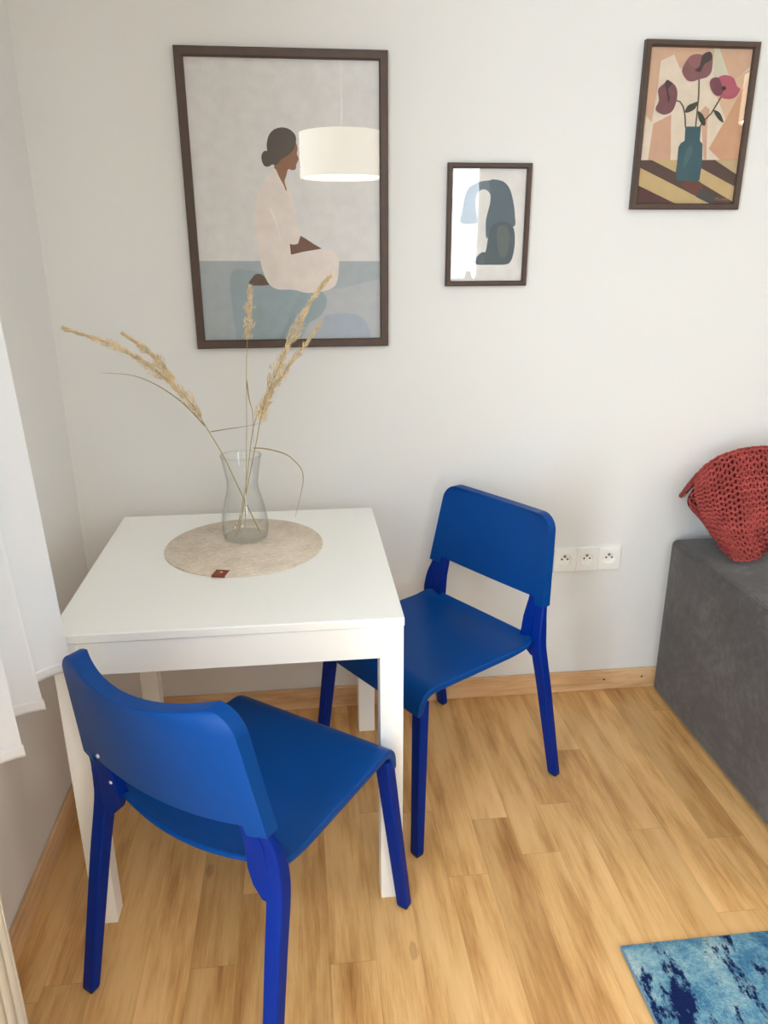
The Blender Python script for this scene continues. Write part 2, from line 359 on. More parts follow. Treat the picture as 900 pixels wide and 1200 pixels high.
A3=[
 ((206, 168, 140),0,[(-0.0014,0.4088),(0.1935,0.4131),(0.1953,0.4006),(0.1928,0.359),(0.1028,0.3481),(0.0835,0.3803),(0.0487,0.3652),(0.0474,0.3051),(0.0402,0.2192),(0.0091,0.2414)]),
 ((206, 168, 140),0,[(0.2065,0.4134),(0.3175,0.4159),(0.3185,0.3577),(0.2582,0.3198),(0.2399,0.3379)]),
 ((214, 180, 150),0,[(0.2338,0.3341),(0.2532,0.3234),(0.302,0.3501),(0.3261,0.3652),(0.3063,0.3243),(0.2505,0.2257),(0.2025,0.3077)]),
 ((200, 158, 132),0,[(0.045,0.2155),(0.0929,0.2388),(0.105,0.1258),(0.0401,0.1252)]),
 ((202, 154, 120),0,[(0.3177,0.3356),(0.3208,0.1256),(0.2471,0.1289),(0.2113,0.1559),(0.2499,0.2295)]),
 ((205, 163, 138),0,[(0.1749,0.2475),(0.1872,0.2608),(0.2005,0.2516),(0.1983,0.2212),(0.2085,0.1286),(0.2008,0.1285)]),
 ((204, 199, 176),0,[(0.1922,0.4131),(0.2069,0.4134),(0.2399,0.3379),(0.2031,0.304)]),
 ((78, 56, 50),0,[(-0.0045,0.1256),(0.3662,0.1287),(0.3936,-0.0323),(-0.0055,-0.0325)]),
 ((192, 166, 118),0,[(0.0512,0.1261),(0.1251,0.1267),(0.1237,0.0957)]),
 ((192, 166, 118),0,[(0.0059,0.1121),(0.0176,0.1075),(0.2396,0.0087),(0.1359,0.0084),(0.0182,0.0622),(0.0016,0.07)]),
 ((192, 166, 118),0,[(0.1957,0.1068),(0.3244,0.0601),(0.326,0.0212),(0.1888,0.075)]),
 ((188, 164, 124),0,[(0.2336,0.1276),(0.3249,0.1284),(0.3193,0.0918)]),
 ((104, 58, 48),1,[(0.1443,0.0668),(0.191,0.075),(0.2076,0.0551),(0.1941,0.037),(0.1675,0.0469)]),
 ((62, 64, 64),0,[(0.1984,0.0551),(0.2453,0.0331),(0.2466,0.0087),(0.2373,0.0087),(0.1914,0.0329)]),
 ((78, 42, 40),0,[(0.0182,0.0622),(0.1359,0.0084),(0.0038,0.0081),(0.0016,0.07)]),
 ((86, 76, 62),0,[(0.1575,0.3254),(0.1618,0.2886),(0.1632,0.2437),(0.1636,0.2088),(0.1677,0.2085),(0.1672,0.2434),(0.1658,0.2884),(0.1615,0.3254)]),
 ((86, 76, 62),0,[(0.1005,0.271),(0.112,0.2685),(0.1221,0.2574),(0.1302,0.2353),(0.1347,0.2082),(0.1387,0.2083),(0.1341,0.2357),(0.1257,0.2586),(0.1142,0.2711),(0.1012,0.2742)]),
 ((86, 76, 62),0,[(0.2258,0.2829),(0.2142,0.2621),(0.2037,0.2432),(0.1882,0.2279),(0.175,0.2098),(0.1785,0.2078),(0.1915,0.2257),(0.2072,0.2412),(0.2179,0.2604),(0.2294,0.2812)]),
 ((48, 84, 94),0,[(0.1365,0.2098),(0.181,0.2103),(0.1824,0.175),(0.1916,0.1674),(0.1969,0.1206),(0.1953,0.0771),(0.1891,0.0722),(0.132,0.0739),(0.1254,0.0826),(0.1231,0.159),(0.1286,0.1687),(0.139,0.1746)]),
 ((64, 98, 104),1,[(0.15,0.1592),(0.1607,0.1632),(0.1656,0.1438),(0.1513,0.1163),(0.1438,0.1045),(0.143,0.128)]),
 ((54, 62, 48),1,[(0.13,0.2453),(0.1364,0.2601),(0.151,0.2667),(0.1647,0.2699),(0.1573,0.2529),(0.1407,0.2443)]),
 ((54, 62, 48),1,[(0.166,0.2473),(0.1813,0.24),(0.1929,0.2212),(0.1889,0.212),(0.1745,0.2247)]),
 ((54, 62, 48),1,[(0.211,0.2499),(0.2297,0.2445),(0.244,0.2211),(0.2275,0.2292)]),
 ((126, 80, 84),1,[(0.1094,0.341),(0.1126,0.3556),(0.1234,0.3721),(0.1395,0.3814),(0.1614,0.3801),(0.1778,0.3869),(0.1893,0.377),(0.1919,0.3443),(0.1817,0.3295),(0.1606,0.3236),(0.1396,0.3177),(0.1235,0.3229)]),
 ((140, 88, 90),1,[(0.1234,0.3721),(0.1395,0.3814),(0.1615,0.3794),(0.1596,0.3619),(0.1483,0.349),(0.13,0.3559)]),
 ((62, 46, 46),1,[(0.1614,0.3801),(0.1798,0.3884),(0.189,0.3788),(0.1849,0.3679),(0.1688,0.3585),(0.1604,0.3408),(0.1445,0.3453),(0.1563,0.3546)]),
 ((118, 73, 80),1,[(0.0469,0.255),(0.0536,0.2719),(0.0483,0.2977),(0.0639,0.3127),(0.0716,0.3202),(0.0926,0.3095),(0.1028,0.2912),(0.1018,0.2652),(0.0921,0.2444),(0.071,0.2377),(0.0502,0.2457)]),
 ((70, 48, 52),1,[(0.0642,0.3098),(0.0715,0.3209),(0.0846,0.3101),(0.0757,0.2982),(0.0833,0.2798),(0.0816,0.2649),(0.0754,0.2797),(0.0705,0.2981)]),
 ((172, 86, 102),1,[(0.2127,0.3282),(0.2337,0.3348),(0.257,0.3272),(0.2688,0.3088),(0.2797,0.3016),(0.2685,0.2827),(0.2469,0.2779),(0.2238,0.2839),(0.2284,0.297),(0.2231,0.3118)]),
 ((118, 66, 78),1,[(0.1904,0.3149),(0.1954,0.3261),(0.2127,0.3282),(0.2249,0.3118),(0.2312,0.2933),(0.217,0.2845),(0.2,0.2947)]),
 ((45, 34, 36),1,[(0.2262,0.3033),(0.2319,0.309),(0.239,0.3035),(0.2336,0.2978)]),
 ((160, 128, 80),0,[(0.2492,0.024),(0.2494,0.0324),(0.2488,0.024),(0.2579,0.0316),(0.2509,0.0281),(0.2604,0.0232),(0.2621,0.0289),(0.2657,0.0232),(0.2686,0.0289),(0.2724,0.0233),(0.2749,0.0298),(0.2765,0.0233),(0.2808,0.0282),(0.2843,0.0233),(0.2874,0.0282),(0.2906,0.0245),(0.2922,0.0258),(0.2868,0.0302),(0.284,0.0253),(0.2804,0.0302),(0.2769,0.0253),(0.2746,0.0318),(0.2718,0.0253),(0.2683,0.031),(0.2654,0.0253),(0.2618,0.0309),(0.2597,0.0252),(0.2531,0.0285),(0.256,0.0331),(0.2488,0.026),(0.2476,0.0338),(0.2468,0.0244)]),
]
G_DATA={'l_stem': [(0.5458, -0.345, 0.7501), (0.5077, -0.335, 0.8428), (0.4636, -0.325, 0.9532), (0.4294, -0.325, 1.0236), (0.393, -0.33, 1.0951), (0.3356, -0.335, 1.1587), (0.2458, -0.34, 1.2246), (0.1306, -0.35, 1.2716)], 'l_side': [(0.3673, -0.33, 1.1226), (0.3353, -0.32, 1.1807), (0.2897, -0.315, 1.2269), (0.2507, -0.31, 1.2545)], 'l_leaf': [(0.4239, -0.325, 1.0323), (0.3784, -0.33, 1.0893), (0.3233, -0.335, 1.1346), (0.2678, -0.34, 1.1608), (0.1998, -0.345, 1.1689)], 'l_leaf2': [(0.4372, -0.325, 1.017), (0.4753, -0.33, 1.0234), (0.5174, -0.335, 1.0298), (0.5617, -0.34, 1.0382)], 'm_stem': [(0.5035, -0.318, 0.7584), (0.5102, -0.322, 0.827), (0.525, -0.325, 1.0274), (0.5356, -0.33, 1.1945), (0.548, -0.335, 1.2938), (0.5543, -0.34, 1.3593)], 'm_leaf': [(0.532, -0.325, 1.1408), (0.535, -0.32, 1.0941), (0.5411, -0.318, 1.0596), (0.5386, -0.318, 0.982)], 'r_stem': [(0.4885, -0.325, 0.7546), (0.5119, -0.325, 0.8508), (0.5457, -0.33, 0.9847), (0.5677, -0.34, 1.0718), (0.601, -0.35, 1.1555), (0.6519, -0.36, 1.2557), (0.6942, -0.365, 1.3289), (0.7408, -0.37, 1.3834)], 'r_leaf': [(0.5387, -0.33, 0.974), (0.5704, -0.335, 0.9721), (0.6162, -0.34, 0.9588), (0.6408, -0.345, 0.9395), (0.6568, -0.35, 0.916), (0.6577, -0.352, 0.8853), (0.6475, -0.355, 0.8438), (0.6348, -0.357, 0.797)], 'r2_stem': [(0.4805, -0.345, 0.7437), (0.5115, -0.303, 0.8669), (0.54, -0.3, 1.0214), (0.5709, -0.31, 1.0765), (0.6049, -0.305, 1.1319), (0.649, -0.3, 1.1885), (0.6861, -0.295, 1.2325), (0.7165, -0.29, 1.2723)]}
B_DATA=[[(1.8281, -0.12, 0.7727), (1.8659, -0.13, 0.8301), (1.9242, -0.14, 0.8675), (2.0282, -0.15, 0.8823), (2.194, -0.15, 0.864), (2.3942, -0.15, 0.831)], [(1.8247, -0.14, 0.7413), (1.8679, -0.17, 0.7757), (1.9262, -0.19, 0.8057), (2.0217, -0.2, 0.8156), (2.1863, -0.2, 0.794), (2.3963, -0.2, 0.7704)], [(1.8277, -0.17, 0.7026), (1.865, -0.21, 0.7173), (1.9239, -0.235, 0.7365), (2.015, -0.25, 0.7482), (2.1823, -0.25, 0.731), (2.3986, -0.25, 0.7063)], [(1.8442, -0.2, 0.6613), (1.8688, -0.25, 0.6653), (1.9226, -0.27, 0.665), (2.0078, -0.28, 0.6807), (2.1789, -0.285, 0.6644), (2.4149, -0.285, 0.6324)], [(1.9104, -0.1794, 0.582), (1.9026, -0.2731, 0.582), (1.9604, -0.2735, 0.582), (2.0861, -0.1934, 0.582), (2.2191, -0.2713, 0.582), (2.3819, -0.356, 0.582)]]
B2_DATA=[[(1.8492, -0.1, 0.755), (1.8787, -0.1, 0.7403), (1.9453, -0.1, 0.7377)], [(1.8231, -0.115, 0.7089), (1.8571, -0.12, 0.7009), (1.9287, -0.12, 0.6815)], [(1.8584, -0.15, 0.6563), (1.8759, -0.16, 0.6481), (1.9262, -0.16, 0.6404)], [(1.8806, -0.19, 0.6152), (1.9024, -0.2, 0.6125), (1.9241, -0.2, 0.6115)]]
CAM_DATA=[882.7640305374234, 0.661715179301598, -2.179513696826739, 1.4335679100190826, 0.10953544365748118, 0.3320600581088254, -0.0035938291319313424]
ROT_DATA=[[0.993872, -0.11048, -0.003398], [0.039208, 0.323643, 0.945367], [-0.103345, -0.939707, 0.325991]]
L_FRONT, L_DOOR, D1, D2, EXPO = 16.0, 21.0, 20.0, 30.0, -0.56
# ------------------------------------------------------------------ camera
cam = bpy.data.cameras.new('camera'); co = bpy.data.objects.new('camera', cam); COL.objects.link(co)
r_, u_, b_ = [Vector(x) for x in ROT_DATA]
mw = Matrix((r_, u_, b_)).transposed().to_4x4(); mw.translation = Vector(CAM_DATA[1:4]); co.matrix_world = mw
cam.sensor_fit = 'VERTICAL'; cam.sensor_height = 36.0; cam.lens = CAM_DATA[0]/1200*36.0; cam.clip_start = 0.05
SC.camera = co

# ------------------------------------------------------------------ room shell
RX, RY, RZ = 4.3, -4.4, 2.62
struct(MB().box(-0.15, RX+0.15, RY-0.15, 0.15, -0.12, 0.0).build('floor', M['floor']))
struct(MB().box(-0.15, RX+0.15, RY-0.15, 0.15, RZ, RZ+0.12).build('ceiling', M['ceiling']))
struct(MB().box(0, RX, 0, 0.15, 0, RZ).build('wall_back', M['wall']))
struct(MB().box(RX, RX+0.15, RY-0.15, 0.15, 0, RZ).build('wall_right', M['wall']))
DY0, DY1, DZ1 = -3.00, -1.86, 2.30                     # glazed balcony door in the left wall, beside the curtain
b = MB().box(-0.15, 0, DY1, 0.15, 0, RZ).box(-0.15, 0, RY-0.15, DY0, 0, RZ).box(-0.15, 0, DY0, DY1, DZ1, RZ)
struct(b.build('wall_left', M['wall_gloss']))
FX0, FX1, FZ0, FZ1 = 1.56, 2.25, 1.16, 2.20             # opening in the wall behind the camera
b = MB().box(0, FX0, RY-0.15, RY, 0, RZ).box(FX1, RX, RY-0.15, RY, 0, RZ).box(FX0, FX1, RY-0.15, RY, 0, FZ0).box(FX0, FX1, RY-0.15, RY, FZ1, RZ)
struct(b.build('wall_front', M['wall']))
BH, BT = 0.075, 0.012
bb = struct(MB().box(0.012, RX, -BT, -0.0005, 0.0, BH).build('baseboard_back', M['base'], bevel=0.003))
for x, z in ((1.66, 0.040), (1.795, 0.043), (1.02, 0.04)):
    s = MB().lathe([(0.0001, -0.0006), (0.0032, -0.0005), (0.0036, 0.0004), (0.0001, 0.0005)], n=16).build('screw', M['slot'], bb, smooth=True)
    s.rotation_euler = (PI/2, 0, 0); s.location = (x, -BT-0.0003, z)
struct(MB().box(0.0005, 0.012, -1.9, -0.0005, 0.0, BH).build('baseboard_left', M['base'], bevel=0.003))

def window(name, make, sill=None):
    w = struct(thing(name, 'white framed window', 'window'))
    del w['label'], w['category']
    make(w); return w
def win_front(w):
    f = MB(); y0, y1 = RY-0.09, RY-0.03
    f.box(FX0, FX1, y0, y1, FZ0, FZ0+0.06).box(FX0, FX1, y0, y1, FZ1-0.06, FZ1)
    f.box(FX0, FX0+0.06, y0, y1, FZ0, FZ1).box(FX1-0.06, FX1, y0, y1, FZ0, FZ1)
    f.build('window_frame', M['plastic_white'], w, bevel=0.004)
    MB().box(FX0+0.04, FX1-0.04, RY-0.066, RY-0.060, FZ0+0.04, FZ1-0.04).build('window_pane', M['window_pane'], w)
    MB().box(FX0-0.05, FX1+0.05, RY-0.03, RY+0.16, FZ0-0.03, FZ0+0.001).build('window_sill', M['white'], w, bevel=0.004)
def door_glazed(w):
    f = MB()
    f.box(-0.09, -0.03, DY0, DY1, 0.002, 0.10).box(-0.09, -0.03, DY0, DY1, DZ1-0.08, DZ1).box(-0.09, -0.03, DY0, DY0+0.08, 0.10, DZ1-0.08).box(-0.09, -0.03, DY1-0.08, DY1, 0.10, DZ1-0.08)
    f.build('door_frame', M['plastic_white'], w, bevel=0.004)
    MB().box(-0.066, -0.060, DY0+0.06, DY1-0.06, 0.08, DZ1-0.06).build('door_pane', M['window_pane'], w)
    MB().box(-0.03, -0.012, DY1-0.055, DY1-0.025, 1.02, 1.14).box(-0.018, 0.03, DY1-0.05, DY1-0.03, 1.05, 1.07).box(0.016, 0.03, DY1-0.17, DY1-0.03, 1.05, 1.07).build('door_handle', M['steel'], w, bevel=0.003)
window('door_1', door_glazed)
window('window_1', win_front)

# ------------------------------------------------------------------ table
TX0, TX1, TY0, TY1, TH = 0.152, 0.854, -0.812, -0.105, 0.73
t = thing('dining_table', 'small square white dining table in the corner of the room', 'table', ((TX0+TX1)/2, (TY0+TY1)/2, 0))
hx, hy = (TX1-TX0)/2, (TY1-TY0)/2; LW = 0.05; TT = 0.020
MB().box(-hx, hx, -hy, hy, TH-TT, TH).build('tabletop', M['white'], t, bevel=0.0025, seg=3)
for sx in (-1, 1):
    for sy in (-1, 1):
        x1, y1 = sx*(hx-0.0015), sy*(hy-0.0015); x0, y0 = x1-sx*LW, y1-sy*LW
        MB().box(min(x0, x1), max(x0, x1), min(y0, y1), max(y0, y1), 0, TH-TT-0.0005).build('leg', M['white'], t, bevel=0.002)
for s in (-1, 1):
    y1 = s*(hy-0.004); y0 = y1-s*0.018
    MB().box(-hx+LW+0.0015, hx-LW-0.0015, min(y0, y1), max(y0, y1), TH-TT-0.073, TH-TT-0.0005).build('apron', M['white'], t, bevel=0.0012)
    x1 = s*(hx-0.004); x0 = x1-s*0.018
    MB().box(min(x0, x1), max(x0, x1), -hy+LW+0.0015, hy-LW-0.0015, TH-TT-0.073, TH-TT-0.0005).build('apron', M['white'], t, bevel=0.0012)

# ------------------------------------------------------------------ chairs
def seat_mesh():
    m = MB(); NU = 24; cols = [-1+2*i/NU for i in range(NU+1)]
    top = []
    R_, zc, yf, yr0 = 0.052, 0.456, 0.168, -0.186
    def prof(u):
        yr = yr0-0.026*(1-u*u); pts = []
        for k in range(15):
            q = k/14; y = yr+(yf-yr)*q**1.25; d = y-yr
            lift = 0.013*max(0, 1-d/0.06)**2
            pts.append((y, zc+lift-(1-u*u)*(0.007*math.sin(PI*min(1, q))+0.017*max(0, 1-d/0.16)**1.5), d))
        for k in range(1, 9):
            a = math.radians(84)*k/8
            pts.append((yf+R_*math.sin(a), zc-R_*(1-math.cos(a)), 1))
        y, z, _ = pts[-1]
        pts.append((y+0.002, z-0.012, 1)); pts.append((y+0.0035, z-0.024, 1))
        return pts
    P = [prof(u) for u in cols]; nr = len(P[0])
    def hw(k, d):
        q = k/(nr-1); w = 0.214-0.012*q
        r = 0.032
        if d < r: w -= r*(1-math.sqrt(max(0, 1-((r-d)/r)**2)))*0.85
        return w
    V = [[Vector((u*hw(k, P[i][k][2]), P[i][k][0], P[i][k][1])) for k in range(nr)] for i, u in enumerate(cols)]
    th = 0.019; Bt = []
    for i in range(NU+1):
        r = []
        for k in range(nr):
            a = V[i][min(k+1, nr-1)]-V[i][max(k-1, 0)]; n = Vector((0, -a.z, a.y)).normalized()
            r.append(V[i][k]-n*(0.011+0.008*min(1, P[i][k][2]/0.09)))
        Bt.append(r)
    idx = lambda i, k: i*nr+k
    verts = [p for c in V for p in c]+[p for c in Bt for p in c]; o = (NU+1)*nr; f = []
    for i in range(NU):
        for k in range(nr-1):
            f.append((idx(i, k), idx(i+1, k), idx(i+1, k+1), idx(i, k+1)))
            f.append((o+idx(i, k), o+idx(i, k+1), o+idx(i+1, k+1), o+idx(i+1, k)))
    for k in range(nr-1):
        f.append((idx(0, k), idx(0, k+1), o+idx(0, k+1), o+idx(0, k)))
        f.append((idx(NU, k), o+idx(NU, k), o+idx(NU, k+1), idx(NU, k+1)))
    for i in range(NU):
        f.append((idx(i, 0), o+idx(i, 0), o+idx(i+1, 0), idx(i+1, 0)))
        f.append((idx(i, nr-1), idx(i+1, nr-1), o+idx(i+1, nr-1), o+idx(i, nr-1)))
    return m.add(verts, f)
def back_mesh():
    m = MB()
    us = [-1, -0.94, -0.88, -0.835, -0.825]+[-0.72+1.44*i/14 for i in range(15)]+[0.825, 0.835, 0.88, 0.94, 1]
    r = 0.042; ztop = 0.790
    zs = [0.0, 0.10, 0.25, 0.42, 0.58, 0.72, 0.82]
    def surf(u, v, top_off):
        zb = 0.552 if abs(u) > 0.83 else 0.573
        z = zb+(ztop-zb)*v
        w = 0.220-0.026*((z-0.552)/(ztop-0.552))
        d = ztop-z
        if d < r: w -= r*(1-math.sqrt(max(0, 1-((r-d)/r)**2)))
        y = -0.207-0.036*((z-0.552)/(ztop-0.552))-(0.025+0.017*v)*(1-u*u)
        return Vector((u*w, y, z-0.017*(1-u*u)))
    vs = zs+[1-r/(ztop-0.56)*(1-math.sin(PI/2*k/7)) for k in range(8)]
    vs = sorted(set(round(v, 5) for v in vs)); nv = len(vs); nu = len(us)
    F = [[surf(u, v, 0)+Vector((0, 0.013, 0)) for v in vs] for u in us]
    Bk = [[surf(u, v, 0)-Vector((0, 0.015, 0)) for v in vs] for u in us]
    verts = [p for c in F for p in c]+[p for c in Bk for p in c]; o = nu*nv; f = []
    ix = lambda i, k: i*nv+k
    for i in range(nu-1):
        for k in range(nv-1):
            f.append((ix(i, k), ix(i+1, k), ix(i+1, k+1), ix(i, k+1))); f.append((o+ix(i, k), o+ix(i, k+1), o+ix(i+1, k+1), o+ix(i+1, k)))
        f.append((ix(i, 0), o+ix(i, 0), o+ix(i+1, 0), ix(i+1, 0))); f.append((ix(i, nv-1), ix(i+1, nv-1), o+ix(i+1, nv-1), o+ix(i, nv-1)))
    for k in range(nv-1):
        f.append((ix(0, k), ix(0, k+1), o+ix(0, k+1), o+ix(0, k))); f.append((ix(nu-1, k), o+ix(nu-1, k), o+ix(nu-1, k+1), ix(nu-1, k+1)))
    return m.add(verts, f)
def rect(c, w, d):
    x, y, z = c
    return [(x-w/2, y-d/2, z), (x+w/2, y-d/2, z), (x+w/2, y+d/2, z), (x-w/2, y+d/2, z)]
def make_chair():
    c = thing('chair', 'x', 'chair')
    seat_mesh().build('seat', M['seat'], c, bevel=0.0065, seg=3, angle=50)
    back_mesh().build('backrest', M['seat'], c, bevel=0.0038, seg=3, angle=50)
    for s in (-1, 1):
        # rear upright: foot, bend at the seat, then leaning back into the shell
        path = crom([(0.235*s, -0.278, 0.006), (0.2285*s, -0.2505, 0.15), (0.2212*s, -0.2200, 0.31), (0.2163*s, -0.2000, 0.405), (0.2125*s, -0.194, 0.455), (0.208*s, -0.199, 0.51), (0.2025*s, -0.2095, 0.548), (0.197*s, -0.2185, 0.60)], 5)
        n = len(path)
        l = MB().sweep(path, [rect(p, 0.030+0.004*min(1, p[2]/0.4)-0.006*max(0, min(1, (p[2]-0.50)/0.05)), 0.024+0.006*min(1, p[2]/0.4)-0.012*max(0, min(1, (p[2]-0.47)/0.075))) for p in path]).build('leg', M['leg'], c, bevel=0.005, seg=3, angle=50)
        MB().sweep(None, [rect((0.2355*s, -0.279, 0.0), 0.024, 0.018), rect((0.235*s, -0.278, 0.008), 0.0285, 0.0225)]).build('foot_glide', M['glide'], l, bevel=0.002)
        # bracket between upright and seat
        br = [((0.196*s, -0.202, 0.402), 0.010, 0.022), ((0.186*s, -0.198, 0.425), 0.034, 0.026), ((0.181*s, -0.195, 0.455), 0.046, 0.029), ((0.180*s, -0.201, 0.51), 0.042, 0.026), ((0.178*s, -0.2135, 0.553), 0.038, 0.018), ((0.177*s, -0.2205, 0.588), 0.034, 0.016)]
        MB().sweep(None, [rect(*q) for q in br]).build('seat_bracket', M['leg'], c, bevel=0.004, seg=3, angle=50)
        for x, z, y in ((0.166, 0.496, -0.2145), (0.150, 0.580, -0.2440)) if s < 0 else ():
            q = MB().lathe([(0.0001, 0.0016), (0.0028, 0.0014), (0.0040, 0.0), (0.0040, -0.003), (0.0001, -0.003)], n=16).build('screw', M['screw'], c, smooth=True)
            q.rotation_euler = (PI/2+0.2, 0, 0); q.location = (x*s, y+0.0008, z)
        # front leg, running out of the seat's folded front corner
        a, b_ = Vector((0.1835*s, 0.1985, 0.418)), Vector((0.216*s, 0.233, 0.006))
        pf = [a.lerp(b_, k/12) for k in range(13)]
        l = MB().sweep(None, [rect(p, 0.034-0.006*k/12, 0.030-0.005*k/12) for k, p in enumerate(pf)]).build('leg', M['leg'], c, bevel=0.005, seg=3, angle=50)
        MB().sweep(None, [rect((0.2165*s, 0.2335, 0.0), 0.022, 0.019), rect((0.216*s, 0.233, 0.008), 0.0265, 0.0235)]).build('foot_glide', M['glide'], l, bevel=0.002)
    return c
def copy_tree(o, parent=None):
    c = o.copy(); COL.objects.link(c)
    if parent is not None: c.parent = parent
    for ch in list(o.children): copy_tree(ch, c)
    return c
chair = make_chair()
chair2 = copy_tree(chair)
for c, (x, y, a), lab in ((chair, (0.540, -0.881, -0.651), 'bright blue plastic chair in front of the table, its back turned to the viewer'),
                          (chair2, (0.986, -0.377, 2.142), 'dark blue plastic chair right of the table, its back near the wall sockets')):
    c.location = (x, y-(0.011 if c is chair else 0), 0); c.rotation_euler = (0, 0, a); tag(c, lab, 'chair', 'blue chairs at the white table')

# ------------------------------------------------------------------ placemat, vase, dried grass
MX, MY, MR = 0.505, -0.372, 0.197
p = thing('placemat', 'round beige felt placemat lying on the white table', 'placemat', (MX, MY, TH))
MB().lathe([(0.0001, 0.0003), (MR-0.001, 0.0003), (MR, 0.0012), (MR, 0.0032), (MR-0.001, 0.004), (0.0001, 0.004)], n=128).build('mat', M['felt'], p, smooth=True)
a = math.radians(-104); ca, sa = math.cos(a), math.sin(a)
def onmat(r, s, z): return (r*ca-s*sa, r*sa+s*ca, z)
lt = MB()
pts = [(MR+0.0025, -0.016), (MR+0.0025, 0.016), (MR-0.032, 0.016), (MR-0.032, -0.016)]
tv = [onmat(r, s, 0.0056) for r, s in pts]+[onmat(r, s, 0.0042) for r, s in pts]
lt.add(tv, [(0, 1, 2, 3), (7, 6, 5, 4), (0, 4, 5, 1), (1, 5, 6, 2), (2, 6, 7, 3), (3, 7, 4, 0)])
tv = [onmat(r, s, z) for r, s, z in ((MR+0.0028, -0.016, 0.0056), (MR+0.0028, 0.016, 0.0056), (MR+0.0028, 0.016, 0.0004), (MR+0.0028, -0.016, 0.0004), (MR+0.0012, -0.016, 0.0056), (MR+0.0012, 0.016, 0.0056), (MR+0.0012, 0.016, 0.0004), (MR+0.0012, -0.016, 0.0004))]
lt.add(tv, [(0, 1, 2, 3), (7, 6, 5, 4), (0, 4, 5, 1), (1, 5, 6, 2), (2, 6, 7, 3), (3, 7, 4, 0)])
lt = lt.build('leather_tag', M['leather'], p, bevel=0.0006, seg=2)
c = onmat(MR-0.017, 0.001, 0.0058)
MB().lathe([(0.0001, 0.0008), (0.003, 0.0007), (0.0038, 0.0), (0.0001, 0.0)], c[0], c[1], n=16).build('stamp', M['stitch'], lt, smooth=True).location = (0, 0, c[2])

VX, VY, VZ = 0.505, -0.318, TH+0.0042
v = thing('glass_vase', 'clear waisted glass vase of dry grass standing on the felt mat', 'vase', (VX, VY, VZ))
ctrl = [(0.047, 0.0), (0.056, 0.006), (0.0592, 0.028), (0.0575, 0.058), (0.0500, 0.095), (0.0415, 0.128), (0.0400, 0.150), (0.0440, 0.180), (0.0510, 0.219)]
outer = crom(ctrl, 5); inner = [(r-0.0024-(0.002 if z < 0.01 else 0), max(z, 0.007)) for r, z in outer]
prof = [(0.0001, 0.0)]+outer+[(0.0502, 0.2205), (0.0492, 0.2195)]+inner[::-1]+[(0.0001, 0.007)]
vb = MB().lathe(prof, n=72)
for rr, zz, tr_ in ((0.0500, 0.2195, 0.0019), (0.0530, 0.0030, 0.0026)):   # rounded lip, heavy foot ring
    vb.lathe([(rr+tr_*math.cos(2*PI*k/10), zz+tr_*math.sin(2*PI*k/10)) for k in range(10)], n=72, close=True)
vb.build('vase_body', M['vase'], v, smooth=True)

def spikelets(mb, path, n, r0, length, t0=0.0, seed=1):
    rnd = random.Random(seed); P = [Vector(q) for q in path]
    seg = [(P[i+1]-P[i]).length for i in range(len(P)-1)]; tot = sum(seg)
    for i in range(n):
        t = t0+(1-t0)*(i+rnd.random())/n
        d = t*tot; k = 0
        while k < len(seg)-1 and d > seg[k]: d -= seg[k]; k += 1
        c = P[k].lerp(P[k+1], min(1, d/seg[k])); tn = (P[k+1]-P[k]).normalized()
        rv = Vector((rnd.gauss(0, 1), rnd.gauss(0, 1), rnd.gauss(0, 1))); side = (rv-tn*rv.dot(tn)).normalized()
        q = (t-t0)/(1-t0); lump = 0.62+0.38*math.sin(q*21+seed*1.7)
        env = r0*(0.40+0.60*math.sin(PI*min(1, q*0.86+0.13)))*(1-0.62*q)*lump
        base = c+side*env*rnd.uniform(0, 0.9)
        ang = math.radians(rnd.uniform(8, 32)); dr = (tn*math.cos(ang)+side*math.sin(ang)).normalized()
        L = length*rnd.uniform(0.7, 1.25)*(1-0.25*q); w = 0.0010*rnd.uniform(0.8, 1.4)
        s1 = dr.cross(Vector((0.3, 0.2, 1))).normalized()*w; s2 = dr.cross(s1).normalized()*w
        m1 = base+dr*L*0.38
        mb.add([base, m1+s1, m1+s2, m1-s1, m1-s2, base+dr*L], [(0, 2, 1), (0, 3, 2), (0, 4, 3), (0, 1, 4), (5, 1, 2), (5, 2, 3), (5, 3, 4), (5, 4, 1)])
        if rnd.random() < 0.30: mb.tube([c, base+dr*L*0.3], 0.00035, 3)
def blade(mb, pts, w):
    P = [Vector(q) for q in crom(pts, 7)]; n = len(P)
    v = []
    for i, q in enumerate(P):
        tn = (P[min(i+1, n-1)]-P[max(i-1, 0)]).normalized(); s = tn.cross(Vector((0, 1, 0.25)))
        s = s.normalized() if s.length > 1e-4 else Vector((0, 0, 1)); nn = tn.cross(s)
        k = w*(1-(i/(n-1))**1.6)+0.00022
        v += [q+s*k, q+nn*0.00035, q-s*k, q-nn*0.00035]
    f = []
    for i in range(n-1):
        for j in range(4):
            a = i*4+j; b2 = i*4+(j+1) % 4; f.append((a, b2, b2+4, a+4))
    f += [(3, 2, 1, 0), tuple((n-1)*4+j for j in range(4))]
    mb.add(v, f)
